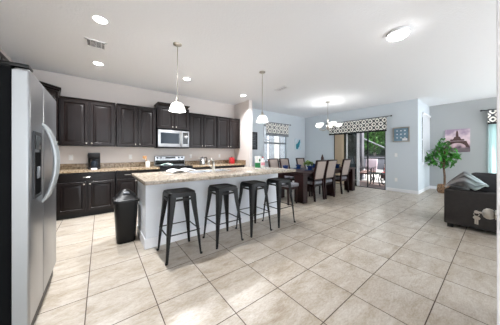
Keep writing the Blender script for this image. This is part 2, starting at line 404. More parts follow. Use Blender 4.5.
tree('bright green leafy tree beyond the pool deck, seen through the open slider', (18.9, 6.6, -.2), 5.2, 1.25, 1500, .16, m_leaf2)
tree('dark green tree with thick grey trunk right of the bright tree outside', (19.2, 3.9, -.2), 6, 1.3, 1300, .16, m_leaf3, .3)
tree('dark green tree behind the fixed glass panel of the slider', (19.0, 9.3, -.2), 5.5, 1.3, 1500, .16, m_leaf3)
tree('tall dark tree left of the others outside the sliding door', (19.0, 12.0, -.2), 6, 1.3, 1200, .17, m_leaf3)
hd = thing('tall_hedge', 'tall dark hedge closing the view behind the garden trees', 'hedge', (22.5, 6, -.2))
MB().box(-.6, .6, -16, 16, 0, 6, .3).build('hedge_body', m_leaf3, hd)
b = bmesh.new()
mb_ = MB(); foliage(mb_, (-.7, 0, 3), .5, 15, 3.2, 4000, .2); mb_.build('foliage', m_leaf3, hd)
cg = thing('screen_enclosure', 'dark bronze screen enclosure frame with a diagonal brace around the patio', 'frame', (0, 0, 0))
for y in (2.2, 4.6, 5.9, 8.4): MB().box(11.1, 11.16, y, y+.06, -.04, 3.2).build('post', m_bronze, cg)
MB().box(11.1, 11.16, 2.2, 8.46, .92, .98).build('rail', m_bronze, cg); MB().box(11.1, 11.16, 2.2, 8.46, 3.1, 3.2).build('rail', m_bronze, cg)
MB().cyl((11.13, 5.1, 2.35), (11.13, 3.2, 1.35), .03, n=8).build('brace', m_fence, cg)
col = thing('screen_standin_column', 'grey column standing in for the grey screen beyond the slider', 'column', (10.05, 4.2, -.02))  # column added in place of a grey screen
MB().box(-.13, .13, -.17, .17, 0, 3.2, .01).build('shaft', m_concrete, col); MB().box(-.16, .16, -.2, .2, 0, .12, .01).build('plinth', m_fence, col)
def patio_chair(label, loc, rz, backm, seatm, group=None):
    t = thing('patio_chair', label, 'chair', loc, rz)
    MB().box(-.24, .24, -.24, .24, .36, .44, .02).build('seat', seatm, t)
    M_ = Matrix.Translation((0, -.25, .42)) @ Matrix.Rotation(.18, 4, 'X')
    MB().box(-.25, .25, -.03, .03, 0, .56, .02, M=M_).build('backrest', backm, t)
    for sx in (-1, 1):
        MB().tube([(sx*.25, .22, 0), (sx*.26, .22, .6), (sx*.26, -.24, .62)], .018, 8).build('armrest', m_bronze, t)
        MB().cyl((sx*.23, -.27, 0), (sx*.23, -.22, .42), .018, n=8).build('leg', m_bronze, t)
        MB().cyl((sx*.22, .2, 0), (sx*.22, .2, .38), .018, n=8).build('leg', m_bronze, t)
    return t
patio_chair('patio chair with a pale pink back beside the patio table', (9.75, 3.70, -.02), math.radians(84), m_pinkfab, m_wicker)
patio_chair('patio chair with pale pink back at the right jamb of the slider', (10.5, 3.0, -.02), math.radians(95), m_pinkfab, m_wicker)
patio_chair('black backed patio chair just outside the open slider', (8.98, 3.47, -.02), math.radians(187), m_blackpl, m_wicker)
pt = thing('patio_table', 'low dark metal patio table with a glass top between the patio chairs', 'table', (8.58, 2.95, -.02))
MB().lathe([(0, .46), (.28, .46), (.29, .47), (.28, .485), (0, .485)]).build('tabletop', m_tint, pt)
MB().tube([(.27*math.cos(a), .27*math.sin(a), .45) for a in [i*PI/12 for i in range(25)]], .016, 8, False).build('rim', m_bronze, pt)
for k in range(4):
    a = PI/4+k*PI/2; MB().tube([(.25*math.cos(a), .25*math.sin(a), .45), (.14*math.cos(a), .14*math.sin(a), .24), (.26*math.cos(a), .26*math.sin(a), 0)], .018, 8).build('leg', m_bronze, pt)
ps = thing('patio_loveseat', 'brown wicker patio seat by the right jamb of the sliding door', 'seat', (9.35, 2.62, -.02), PI/2)
MB().box(-.35, .35, -.33, .33, .22, .4, .03).build('base', m_wicker, ps); MB().box(-.35, .35, -.4, -.3, .22, .8, .03).build('backrest', m_wicker, ps)
for sx in (-.3, .3):
    for sy in (-.28, .28): MB().cyl((sx, sy, 0), (sx, sy, .24), .02, n=8).build('leg', m_bronze, ps)
MB().box(-.32, .32, -.28, .32, .4, .48, .03).build('seat_cushion', m_red, ps)
o = MB().box(-.2, .2, -.08, .08, 0, .34, .06, 3).build('throw_pillow', m_floral); tag(o, 'teal and red patterned pillow on the wicker patio seat', 'pillow', loc=(9.33, 2.72, .46), rz=math.radians(75))
# boards put in for the grey and bright bands in the dining window
nb = thing('window_band_boards', 'grey and white boards standing in for the bands outside the dining window', 'fence', (0, 9.0, -.2))
b = MB(); b2 = MB(); x = 4.5; q = 0
while x < 15:
    (b2 if q % 4 == 1 else b).box(x, x+.44, 0, .05, 0, 5.2); x += (.5, .47, .56, .47, .5)[q % 5]; q += 1
b.build('boards', m_fence, nb); b2.build('pale_boards', m_decklt, nb); MB().box(4.5, 15.2, .05, .1, 2.2, 2.3).box(4.5, 15.2, .05, .1, .4, .5).build('rails', m_greyfr, nb)

# ------------------------------------------------------------------ curtains and valances
def valance_y(label, x, y0, y1, z0, z1, rod_ext=.12, fm=None):
    t = thing('window_valance', label, 'valance', (x, 0, 0)); n = 60
    MB().grid(lambda u, v: (-.03+.012*math.sin(u*(y1-y0)*22), y0+u*(y1-y0), z0+v*(z1-z0)), n, 6).build('fabric', m_val_y, t)
    MB().grid(lambda u, v: (-.035+.012*math.sin(u*(y1-y0)*22), y0+u*(y1-y0), z0-.05+v*.055), n, 1).build('trim_band', m_blackpl, t)
    MB().cyl((-.02, y0-rod_ext, z1+.02), (-.02, y1+rod_ext, z1+.02), .011).build('rod', m_bronze, t)
    for y in (y0-rod_ext, y1+rod_ext): MB().ball((-.02, y, z1+.02), .022, .03, .022).build('finial', m_bronze, t)
    for y in (y0+.02, y1-.02): MB().cyl((-.02, y, z1+.02), (.1, y, z1+.02), .008).build('bracket', m_bronze, t)
    return t
valance_y('long trellis-print valance with black hem over the sliding door', XS-.1, 2.24, 4.24, 2.0, 2.41)
valance_y('short trellis-print valance on a rod in the far right corner of the living room', XE-.1, -1.7, .2, 2.12, 2.47)
t = thing('window_valance', 'trellis-print valance hanging above the dining window beside the pendant', 'valance', (0, YB-.1, 0))
MB().grid(lambda u, v: (4.95+u*1.3, .02*math.sin(u*26), 2.0+v*.4), 60, 6).build('fabric', m_val_x, t)
MB().grid(lambda u, v: (4.95+u*1.3, -.006+.02*math.sin(u*26), 1.90+v*.11), 60, 1).build('trim_band', m_greyfr, t)
MB().cyl((4.82, .02, 2.42), (6.38, .02, 2.42), .011).build('rod', m_bronze, t)
for x in (4.82, 6.38): MB().ball((x, .02, 2.42), .03, .022, .022).build('finial', m_bronze, t)
for x in (4.95, 6.25): MB().cyl((x, .02, 2.42), (x, .1, 2.42), .008).build('bracket', m_bronze, t)
b = MB(); b.grid(lambda u, v: (.025*math.sin(u*40), 3.68+u*.38, .03+v*1.95), 60, 2)
o = b.build('vertical_blind', m_blind); tag(o, 'beige vertical blind stacked at the left side of the sliding door', 'blind', loc=(XS-.03, 0, 0))
b = MB(); b.grid(lambda u, v: (.03*math.sin(u*60), -1.6+u*1.78, .03+v*2.1), 120, 2)
o = b.build('vertical_blind', m_sheer); tag(o, 'pale teal vertical blind in the far right corner beside the sofa', 'blind', loc=(XE-.07, 0, 0))

# ------------------------------------------------------------------ cabinets
KN = [(0, 0), (.006, 0), (.005, .012), (.013, .018), (.015, .026), (.009, .031), (0, .032)]
def knob(x, z, y, parent):
    M_ = Matrix.Translation((x, y, z)) @ Matrix.Rotation(PI/2, 4, 'X')
    b = MB(); b.lathe(KN, n=12, M=M_); return b.build('knob', m_nickel, parent)
def door(x0, x1, z0, z1, y, parent, kx, kz):
    d = MB().rings(x0, x1, z0, z1, y, [(0, 0), (0, .016), (.004, .020), (.052, .020), (.064, .004), (.074, .004), (.10, .017), (.104, .017)]).build('door', m_wood, parent)
    knob(kx, kz, y-.019, d); return d
def drawer(x0, x1, z0, z1, y, parent):
    d = MB().rings(x0, x1, z0, z1, y, [(0, 0), (0, .016), (.004, .019), (.02, .019)]).build('drawer', m_wood, parent)
    xm = (x0+x1)/2; zm = (z0+z1)/2
    MB().tube([(xm-.05, y-.018, zm), (xm-.047, y-.042, zm), (xm+.047, y-.042, zm), (xm+.05, y-.018, zm)], .0055, 8).build('handle', m_nickel, d); return d
def crown(x0, x1, yf, yb, z, h, out, parent, mm=None):
    b = MB(); b.frustum(((x0+x1)/2, (yf+yb)/2, z), (x1-x0)/2, (yb-yf)/2, ((x0+x1)/2, (yf+yb)/2-out/2, z+h*.75), (x1-x0)/2+out, (yb-yf)/2+out/2)
    b.box(x0-out, x1+out, yf-out, yb, z+h*.75, z+h); return b.build('crown_molding', m_wood, parent)
def upper(label, w, z0, z1, depth, loc, rz=0, ch=.035, co=.012, kz=None, ndoor=2):
    t = thing('wall_cabinet', label, 'cabinet', (loc[0], loc[1], 0), rz)       # local: back at y=0, front at -depth
    MB().box(0, w, -depth, 0, z0, z1, .002, 1).build('body', m_wood, t)
    g = .024; wd = (w-g*2-.03)/ndoor
    for k in range(ndoor):
        a = g+k*(wd+.03); kx = a+wd-.028 if k == 0 else a+.028
        door(a, a+wd, z0+.012, z1-.012, -depth, t, kx, z0+.055)
    crown(co, w-co, -depth+.0, 0, z1, ch, co, t); return t
def base(label, w, loc, rz=0, depth=.6, nd=2, split=False):
    t = thing('base_cabinet', label, 'cabinet', (loc[0], loc[1], 0), rz)
    MB().box(0, w, -depth, 0, .09, .862, .002, 1).build('body', m_wood, t)
    MB().box(.0, w, -depth+.05, -.02, 0, .09).build('toe_kick', m_blackpl, t)
    g = .025; wd = (w-g*2-.03)/2
    if split:
        for k in range(2): drawer(g+k*(wd+.03), g+k*(wd+.03)+wd, .70, .845, -depth, t)
    else: drawer(g, w-g, .70, .845, -depth, t)
    for k in range(2):
        a = g+k*(wd+.03); kx = a+wd-.03 if k == 0 else a+.03
        door(a, a+wd, .11, .68, -depth, t, kx, .635)
    return t
Y0 = YB-.002
upper('espresso wall cabinet pair of doors above the coffee maker', .895, 1.38, 2.30, .33, (-.63, Y0))
upper('espresso wall cabinet between the coffee maker cabinet and the microwave', .80, 1.38, 2.30, .33, (.285, Y0))
upper('short raised espresso cabinet with crown directly above the microwave', .79, 1.84, 2.41, .39, (1.10, Y0), ch=.07, co=.05)
upper('espresso wall cabinet just right of the microwave, above the kettle', .83, 1.38, 2.30, .33, (1.905, Y0))
upper('rightmost espresso wall cabinet in the kitchen, above the red canister', .845, 1.38, 2.30, .33, (2.75, Y0))
# diagonal corner cabinet, taller
t = thing('corner_cabinet', 'tall diagonal corner wall cabinet with crown, partly behind the refrigerator', 'cabinet', (XL+.002, Y0, 0))
MB().prism([(0, 0), (.575, 0), (.575, -.33), (.33, -.575), (0, -.575)], 1.38, 2.41).build('body', m_wood, t)
MB().prism([(0, 0), (.575, 0), (.6, -.36), (.36, -.6), (0, -.6)], 2.41, 2.44).prism([(0, 0), (.575, 0), (.63, -.39), (.39, -.64), (0, -.64)], 2.44, 2.48).build('crown_molding', m_wood, t)
dd = MB().rings(.01, .325, 1.39, 2.4, 0, [(0, 0), (0, .016), (.003, .019), (.056, .019), (.064, .009), (.078, .009), (.1, .016)]).build('door', m_wood, t)
dd.location = (.335, -.577, 0); dd.rotation_euler = (0, 0, PI/4); knob(.3, 1.44, -.019, dd)
upper('espresso wall cabinet on the left wall, its top edge showing over the refrigerator', 1.04, 1.40, 2.30, .35, (XL+.002, 2.80), PI/2)
upper('espresso wall cabinet on the left wall next to the corner cabinet', 1.04, 1.40, 2.30, .35, (XL+.002, 3.86), PI/2)
base('espresso base cabinet under the coffee maker, one wide drawer over two doors', .90, (-.655, Y0))
base('espresso base cabinet left of the range, behind the trash can', .81, (.255, Y0), split=True)
base('espresso base cabinet right of the range below the kettle', .83, (1.905, Y0), split=True)
base('rightmost espresso base cabinet below the red canister', .83, (2.75, Y0), split=True)
base('espresso base cabinet beyond the refrigerator along the left wall', 1.9, (XL+.002, 2.85), PI/2, depth=.56, split=True)
# worktops
wt = thing('worktop', 'speckled granite worktop left of the range holding the coffee maker', 'worktop', (0, 0, 0))
MB().prism([(XL+.003, 2.83), (-.63, 2.83), (-.63, 4.85), (1.095, 4.85), (1.095, Y0), (XL+.003, Y0)], .863, .90).build('slab', m_granite, wt)
MB().box(XL+.003, 1.095, Y0-.025, Y0, .90, 1.01).box(XL+.003, XL+.028, 2.83, Y0-.025, .9, 1.01).build('backsplash', m_granite, wt)
wt = thing('worktop', 'speckled granite worktop right of the range holding kettle and red canister', 'worktop', (0, 0, 0))
MB().box(1.895, XR-.003, 4.85, Y0, .863, .90, .004, 1).build('slab', m_granite, wt)
MB().box(1.895, XR-.03, Y0-.025, Y0, .90, 1.01).box(XR-.028, XR-.003, 4.85, Y0, .9, 1.01).build('backsplash', m_granite, wt)

# range
t = thing('kitchen_range', 'stainless and black electric range with raised control panel between the worktops', 'range', (1.1, Y0, 0))
MB().box(.002, .79, -.64, 0, .02, .90, .004, 1).build('body', m_blackpl, t)
MB().box(.002, .79, -.65, -.06, .90, .915, .003, 1).build('cooktop', m_glassblk, t)
for (x, y, r) in ((.2, -.48, .1), (.58, -.48, .08), (.2, -.2, .08), (.58, -.2, .1)): MB().lathe([(r, .9152), (r-.006, .917), (r-.012, .9152)], c=(x, y, 0)).build('burner', m_greyfr, t)
bgd = MB().box(.0, .792, -.06, 0, .90, 1.16, .02, 3).build('backguard', m_steel, t)
MB().box(.27, .53, -.064, -.058, 1.085, 1.135).build('display', m_glassblk, bgd)
MB().box(.02, .77, -.063, -.058, .93, 1.04).build('vent_panel', m_glassblk, bgd)
for x in (.07, .16, .62, .71):
    M_ = Matrix.Translation((x, -.06, 1.11)) @ Matrix.Rotation(PI/2, 4, 'X'); MB().lathe([(0, 0), (.022, 0), (.02, .02), (0, .022)], n=14, M=M_).build('knob', m_blackpl, bgd)
dr = MB().box(.02, .772, -.665, -.64, .22, .83, .006).build('oven_door', m_blackpl, t)
MB().box(.12, .67, -.668, -.66, .35, .7).build('oven_window', m_glassblk, dr)
MB().tube([(.08, -.66, .77), (.09, -.71, .77), (.70, -.71, .77), (.71, -.66, .77)], .011, 10).build('handle', m_nickel, dr)
MB().box(.02, .772, -.66, -.64, .05, .2, .006).build('storage_drawer', m_steel, t)
# microwave
t = thing('microwave', 'stainless over-the-range microwave with dark window', 'microwave', (1.11, Y0, 1.37))
MB().box(0, .77, -.39, 0, 0, .455, .004, 1).build('body', m_blackpl, t)
dr = MB().box(.0, .575, -.415, -.39, .02, .44, .006).build('door', m_steel, t)
MB().box(.06, .505, -.42, -.413, .1, .37, .004, 1).build('window_glass', m_mwglass, dr)
MB().tube([(.545, -.413, .06), (.545, -.455, .09), (.545, -.455, .37), (.545, -.413, .40)], .01, 10).build('handle', m_nickel, dr)
cp = MB().box(.58, .77, -.415, -.39, .02, .44, .006).build('control_panel', m_steel, t)
MB().box(.60, .735, -.418, -.412, .1, .40).build('keypad', m_glassblk, cp)
MB().box(.0, .77, -.41, -.0, -.012, .0).build('vent_grille', m_blackpl, t)

# refrigerator
t = thing('refrigerator', 'stainless side-by-side refrigerator with black side and ice dispenser', 'refrigerator', (0, 0, 0))
MB().box(-1.15, -.428, 1.81, 2.74, .03, 1.755, .004, 1).build('body', m_fridgeside, t)
MB().box(-1.15, -.428, 1.83, 2.72, 0, .03).build('feet_base', m_blackpl, t)
def fdoor(y0, y1, name):
    pts = []; n = 8; r = .02
    b = MB(); b.box(-.422, -.35, y0, y1, .13, 1.765, .016, 4); return b.build(name, m_steel, t)
d1 = fdoor(1.81, 2.172, 'freezer_door'); d2_ = fdoor(2.18, 2.74, 'fridge_door')
MB().box(-.424, -.362, 1.8085, 1.8105, .15, 1.745).build('edge_panel', m_doorsteel, d1)
MB().box(-.43, -.37, 1.84, 2.71, .02, .12, .004, 1).build('kick_grille', m_blackpl, t)
for ya in (1.808, 2.65): MB().box(-.50, -.352, ya, ya+.092, 1.766, 1.79, .008).build('hinge_cover', m_blackpl, t)
MB().box(-.6, -.43, 1.815, 2.735, 1.755, 1.775, .004, 1).build('top_trim', m_blackpl, t)
for yy, dk in ((2.135, d1), (2.225, d2_)):
    pts = []
    for k in range(15):
        s_ = k/14; pts.append((-.352+.075*math.sin(PI*s_)**.7, yy, .86+.60*s_))
    MB().tube(pts, [.009+.006*math.sin(PI*k/14)**.5 for k in range(15)], 10).build('handle', m_doorsteel, dk)
di = MB().rings(1.87, 2.07, .93, 1.38, 0, [(0, 0), (0, .008), (.02, .008), (.024, -.002)]).build('dispenser_frame', m_bronze, d1)
di.location = (-.35, 0, 0); di.rotation_euler = (0, 0, PI/2)
dp = MB().box(1.89, 2.05, -.003, .003, .95, 1.24).build('dispenser_recess', m_deepblk, di); dp.location = (0, -.004, 0)
dp = MB().box(1.9, 2.04, -.003, .004, 1.26, 1.355).build('dispenser_display', m_glassblk, di); dp.location = (0, -.006, 0)
MB().box(1.94, 2.0, -.014, -.004, 1.06, 1.14, .004).build('dispenser_paddle', m_greyfr, di)
def fridge_rot(o): pass

# ------------------------------------------------------------------ island
t = thing('kitchen_island', 'long white panelled kitchen island with pale granite top and white baseboard', 'island', (0, 0, 0))
MB().box(.46, 2.88, 2.78, 3.44, 0, .875).build('body', m_isl, t)
b = MB(); b.box(.445, 2.88, 2.765, 2.78, 0, .13, .004, 1); b.box(.445, .46, 2.78, 3.44, 0, .13, .004, 1); b.build('baseboard', m_white, t)
SXa, SXb, SYa, SYb = 1.15, 1.92, 2.98, 3.38
IX0, IX1, IY0, IY1 = .385, 2.97, 2.38, 3.50
b = MB(); b.box(IX0, SXa, IY0, IY1, .877, .92, .006, 2).box(SXb, IX1, IY0, IY1, .877, .92, .006, 2).box(SXa-.008, SXb+.008, IY0, SYa, .877, .92, .006, 2).box(SXa-.008, SXb+.008, SYb, IY1, .877, .92, .006, 2)
b.build('granite_top', m_granite2, t)
sk = MB(); sk.box(SXa, SXb, SYa, SYb, .72, .73).box(SXa, SXa+.01, SYa, SYb, .73, .915).box(SXb-.01, SXb, SYa, SYb, .73, .915).box(SXa, SXb, SYa, SYa+.01, .73, .915).box(SXa, SXb, SYb-.01, SYb, .73, .915).box(1.53, 1.55, SYa, SYb, .73, .9)
sk.build('sink', m_steel, t)
fa = thing('faucet', 'brushed nickel arched faucet rising from the island sink', 'faucet', (1.5, 2.93, .92))
MB().lathe([(0, 0), (.032, 0), (.03, .012), (.024, .02), (.024, .09), (0, .09)], n=16).build('base', m_nickel, fa)
MB().tube([(0, 0, .08)]+[(0, .09-.09*math.cos(a), .14+.07*math.sin(a)) for a in [k*PI/10 for k in range(11)]]+[(0, .18, .11)], .019, 12).build('spout', m_nickel, fa)
MB().tube([(-.022, 0, .07), (-.05, 0, .085), (-.1, -.0, .13)], .008, 8).build('handle', m_nickel, fa)

# counter items
t = thing('coffee_maker', 'black drip coffee maker on the worktop left of the range', 'coffee maker', (-.1, 5.22, .90))
MB().box(-.1, .1, -.12, .12, 0, .03, .008).build('base', m_blackpl, t)
MB().box(-.1, .1, .03, .12, .03, .33, .01).build('tower', m_blackpl, t)
MB().box(-.1, .1, -.12, .12, .23, .34, .015).build('filter_head', m_blackpl, t)
MB().lathe([(0, .03), (.06, .03), (.072, .08), (.06, .15), (.045, .18), (.05, .19), (0, .19)], c=(0, -.045, 0), n=20).build('carafe', m_mwglass, t)
MB().box(-.05, .05, -.125, -.118, .0, .028).build('switch_panel', m_plastic, t)
t = thing('utensil_crock', 'small white utensil crock beside the left edge of the range', 'crock', (.92, 5.28, .90))
MB().lathe([(0, 0), (.045, 0), (.05, .01), (.05, .13), (.044, .13), (.044, .02), (0, .02)], n=20).build('pot', m_plastic, t)
for k, (a, b_) in enumerate(((-.11, .02), (-.06, -.03))):
    o = MB().tube([(0, 0, .0), (a*.6, b_*.6, .18)], .006, 8).box(a*.6-.02+a*.2, a*.6+.02+a*.2, b_*.6-.004, b_*.6+.004, .175, .245, .003, 1).build('wooden_spoon', m_woodlt)
    tag(o, ('left leaning' if k == 0 else 'upright') + ' wooden utensil standing in the white crock', 'utensil', loc=(.92, 5.28, .922))
t = thing('electric_kettle', 'stainless electric kettle with black handle on the right worktop', 'kettle', (2.30, 5.18, .90))
MB().lathe([(0, 0), (.085, 0), (.088, .02), (0, .02)], n=24).build('power_base', m_blackpl, t)
MB().lathe([(.083, .02), (.085, .05), (.075, .14), (.058, .2), (0, .2)], n=24).build('body', m_chromek, t)
MB().lathe([(0, .235), (.012, .23), (.014, .215), (.05, .205), (.06, .196), (0, .196)], n=20).build('lid', m_blackpl, t)
MB().tube([(.05, -.01, .205), (.11, -.01, .215), (.135, -.01, .17), (.12, -.01, .09), (.08, -.01, .06)], .012, 10).build('handle', m_blackpl, t)
MB().cyl((-.055, 0, .16), (-.095, 0, .195), .022, .012).build('spout', m_chromek, t)
t = thing('canister', 'small red canister with lid on the right worktop by the return wall', 'canister', (3.33, 5.25, .90))
MB().box(-.075, .075, -.06, .06, 0, .17, .012).build('body', m_red, t); MB().box(-.065, .065, -.05, .05, .17, .195, .01).build('lid', m_red, t); MB().ball((0, 0, .205), .015, .015, .015).build('knob', m_blackpl, t)
b = MB(); b.grid(lambda u, v: (.0+u*.16, -.012-.02*math.sin(u*9)*(1-v)*.3, -.17+v*.18), 12, 8); o = b.build('dish_towel', m_tealcloth)
bm_ = MB(); bm_.grid(lambda u, v: (-.13+.26*u, -.1+.2*v, .012+.02*math.sin(u*7)*math.cos(v*5)+.03*(1-abs(2*u-1))), 16, 12)
bpy.data.objects.remove(o)
t = tag(bm_.build('dish_towel', m_tealcloth), 'pale teal towel crumpled on the left of the cooktop', 'towel', loc=(1.30, 5.0, .93))
sol = t.modifiers.new('s', 'SOLIDIFY'); sol.thickness = .008
# open magazine/papers on island
o = MB().grid(lambda u, v: (-.21+.42*u, -.14+.28*v, .012+.035*abs(math.sin(u*PI*2))*.9+.006*v), 24, 6).build('open_booklet', m_paper)
tag(o, 'open white paper booklet lying on the island near its left half', 'booklet', loc=(1.08, 3.25, .922), rz=.1); sl = o.modifiers.new('s', 'SOLIDIFY'); sl.thickness = .006
t = thing('tea_box', 'small green and white carton on the island beside the kitchen return wall', 'carton', (2.52, 2.98, .92), .3)
MB().box(-.06, .06, -.035, .035, 0, .25, .003, 1).build('carton', m_plastic, t)
MB().box(-.061, .03, -.036, .036, .02, .12).build('green_panel', m_green, t)
MB().lathe([(0, .0), (.028, .0), (.028, .003), (0, .003)], n=16, M=Matrix.Translation((0, -.035, .17)) @ Matrix.Rotation(PI/2, 4, 'X')).build('emblem', m_green, t)
t = thing('soap_bottle', 'white bottle with pink label beside the green carton', 'bottle', (2.68, 3.02, .92))
MB().lathe([(0, 0), (.04, 0), (.042, .02), (.042, .15), (.02, .19), (.014, .2), (.014, .225), (0, .225)], n=20).build('body', m_plastic, t)
MB().lathe([(.0425, .06), (.0428, .12)], n=20).build('label_band', mat('pink_label', (222, 150, 160), .6), t)
MB().lathe([(.016, .215), (.016, .24), (0, .24)], n=12).build('cap', m_red, t)
def outlet(label, loc, rz, gang=1):
    t = thing('wall_outlet', label, 'outlet', loc, rz)
    MB().box(-.036*gang, .036*gang, -.007, 0, -.058, .058, .003, 1).build('cover_plate', m_plastic, t)
    for g in range(gang):
        xx = (g-(gang-1)/2)*.05; MB().box(xx-.015, xx+.015, -.010, -.006, -.034, .034, .002, 1).build('socket', m_white, t)
outlet('white outlet on the kitchen wall left of the coffee maker', (-.49, YB-.001, 1.14), 0)
outlet('white outlet on the kitchen wall just left of the range', (.58, YB-.001, 1.14), 0)
outlet('white outlet between kettle and microwave on the kitchen wall', (2.08, YB-.001, 1.14), 0)
outlet('white outlet on the kitchen wall left of the red canister', (3.02, YB-.001, 1.14), 0)
outlet('white light switch right of the sliding door below the framed picture', (XS-.001, 2.02, 1.17), -PI/2)
outlet('white outlet low on the wall right of the sliding door', (XS-.001, 2.02, .38), -PI/2)
outlet('white outlet on the island front panel between first two stools', (1.1, 2.779, .55), 0)

# trash can
t = thing('trash_can', 'black swing-lid trash can at the left end of the island', 'trash can', (.288, 3.29, 0), 0)
b = MB(); pr = []
def rrect(a, bb_, r, n=5):
    P = []
    for cx, cy, a0 in ((a-r, bb_-r, 0), (-a+r, bb_-r, PI/2), (-a+r, -bb_+r, PI), (a-r, -bb_+r, 1.5*PI)):
        for k in range(n+1): P.append((cx+r*math.cos(a0+k*PI/2/n), cy+r*math.sin(a0+k*PI/2/n)))
    return P
def loft(mb, secs, cap=True):
    b2 = bmesh.new(); R = [[b2.verts.new((x, y, z)) for x, y in P] for P, z in secs]; n = len(R[0])
    for A, B in zip(R, R[1:]):
        for i in range(n): b2.faces.new((A[i], A[(i+1) % n], B[(i+1) % n], B[i]))
    if cap: b2.faces.new(R[0][::-1]); b2.faces.new(R[-1])
    mb._merge(b2); return mb
loft(MB(), [(rrect(.105, .15, .05), 0), (rrect(.11, .155, .05), .01), (rrect(.14, .19, .06), .56)]).build('bin', m_blackpl, t)
loft(MB(), [(rrect(.150, .2, .065), .55), (rrect(.154, .204, .065), .565), (rrect(.148, .198, .065), .585), (rrect(.12, .17, .06), .60)]).build('rim', m_blackpl, t)
b = MB(); b.grid(lambda u, v: (-.12+.24*u, -.165+.33*v, .60+.12*math.sin(PI*v)*math.sin(PI*min(max(u*.8+.1, 0), 1))), 12, 14); b.build('swing_lid', m_stool, t)
MB().box(-.04, .04, -.12, -.08, .66, .69, .01).build('push_plate', m_greyfr, t)

# ------------------------------------------------------------------ bar stools
def bar_stool(label, loc):
    t = thing('bar_stool', label, 'stool', loc, 0, None); H = .77
    b = MB()
    def sec(a, z, r=.05): return (rrect(a, a, r, 6), z)
    loft(b, [sec(.165, H-.055), sec(.16, H-.02), sec(.157, H-.006), sec(.15, H, .048), sec(.135, H-.006, .045), sec(.05, H-.009, .02)], True)
    b.build('seat', m_stool, t)
    for sx in (-1, 1):
        for sy in (-1, 1):
            # folded sheet leg: wide V channel at top, narrow at foot
            b2 = bmesh.new(); R = []
            for z, o_, wd in ((H-.03, .158, .078), (H-.2, .168, .062), (.3, .192, .040), (.03, .208, .024), (0, .21, .022)):
                c = Vector((sx*o_, sy*o_, z)); th_ = .006
                P = [c+Vector((-sx*wd, 0, 0)), c+Vector((-sx*.012, 0, 0)), c+Vector((0, -sy*.012, 0)), c+Vector((0, -sy*wd, 0)), c+Vector((-sx*th_*2, -sy*wd, 0)), c+Vector((-sx*.02, -sy*.02, 0)), c+Vector((-sx*wd, -sy*th_*2, 0))]
                R.append([b2.verts.new(p) for p in P])
            for A, B in zip(R, R[1:]):
                for i in range(7): b2.faces.new((A[i], A[(i+1) % 7], B[(i+1) % 7], B[i]))
            b2.faces.new(R[0]); b2.faces.new(R[-1][::-1]); mb = MB(); mb._merge(b2); mb.build('leg', m_stool, t, 25)
    z = .30; o_ = .188
    for (p, q) in (((-o_, -o_), (o_, -o_)), ((o_, -o_), (o_, o_)), ((o_, o_), (-o_, o_)), ((-o_, o_), (-o_, -o_))):
        MB().cyl((p[0], p[1], z), (q[0], q[1], z), .007, n=8).build('foot_rail', m_stool, t)
    for s_ in (-1, 1):
        MB().box(-.12, .12, s_*.155-.004, s_*.155+.004, H-.10, H-.075).build('brace', m_stool, t)
        MB().box(s_*.155-.004, s_*.155+.004, -.12, .12, H-.10, H-.075).build('brace', m_stool, t)
    for sx in (-1, 1):
        for sy in (-1, 1): MB().cyl((sx*.205, sy*.205, 0), (sx*.205, sy*.205, .018), .013, n=10).build('foot_cap', m_blackpl, t)
    return t
st = bar_stool('matt black metal bar stool nearest the trash can, first from the left', (.78, 2.45, 0))
for x, lb in ((1.39, 'second black metal bar stool from the trash can end of the island'), (1.955, 'third black metal bar stool from the trash can end of the island'), (2.535, 'black metal bar stool at the dining end of the island')):
    dup(st, (x, 2.43, 0), label=lb)

# ------------------------------------------------------------------ dining set
TX0, TX1, TYa, TYb = 3.86, 6.68, 2.90, 3.95
t = thing('dining_table', 'long dark cherry dining table with slab legs beyond the island', 'table', ((TX0+TX1)/2, (TYa+TYb)/2, 0))
hx = (TX1-TX0)/2; hy = (TYb-TYa)/2
MB().box(-hx, hx, -hy, hy, .72, .76, .006).build('tabletop', m_tablewood, t)
b = MB(); b.box(-hx+.06, hx-.06, -hy+.06, -hy+.09, .63, .72).box(-hx+.06, hx-.06, hy-.09, hy-.06, .63, .72).box(-hx+.06, -hx+.09, -hy+.06, hy-.06, .63, .72).box(hx-.09, hx-.06, -hy+.06, hy-.06, .63, .72); b.build('apron', m_tablewood, t)
for lx in (-hx+.12, -hx+1.46, hx-.12):
    for sy in (-1, 1): MB().box(lx-.085, lx+.085, sy*(hy-.15)-.14, sy*(hy-.15)+.14, 0, .72, .004, 1).build('leg', m_tablewood, t)
def dining_chair(label, loc, rz):
    t = thing('dining_chair', label, 'chair', loc, rz)     # local: faces +Y, rear legs at y=-.22
    MB().box(-.22, .22, -.2, .24, .42, .50, .025, 3).build('seat', m_greyseat, t)
    MB().box(-.21, .21, -.19, .22, .36, .42).build('seat_frame', m_tablewood, t)
    for sx in (-1, 1):
        b = MB(); P = [(-.22-.02, 0), (-.20, .42), (-.225, .7), (-.30, 1.05)]
        for (ya, za), (yb_, zb) in zip(P, P[1:]): b.frustum((sx*.205, ya, za), .018, .022, (sx*.205, yb_, zb), .018, .022)
        b.build('rear_leg', m_tablewood, t)
        MB().frustum((sx*.195, .2, 0), .016, .016, (sx*.195, .2, .42), .022, .022).build('leg', m_tablewood, t)
    th_ = math.atan2(.08, .36)
    M_ = Matrix.Translation((0, -.205, .56)) @ Matrix.Rotation(th_, 4, 'X')
    MB().box(-.188, .188, -.02, .02, 0, .48, .012, 2, M=M_).build('backrest', m_beige, t)
    MB().box(-.2, .2, -.022, .022, .47, .505, .006, M=M_).build('top_rail', m_tablewood, t)
    MB().box(-.2, .2, -.016, .016, -.03, .005, .004, 1, M=M_).build('lower_rail', m_tablewood, t)
    return t
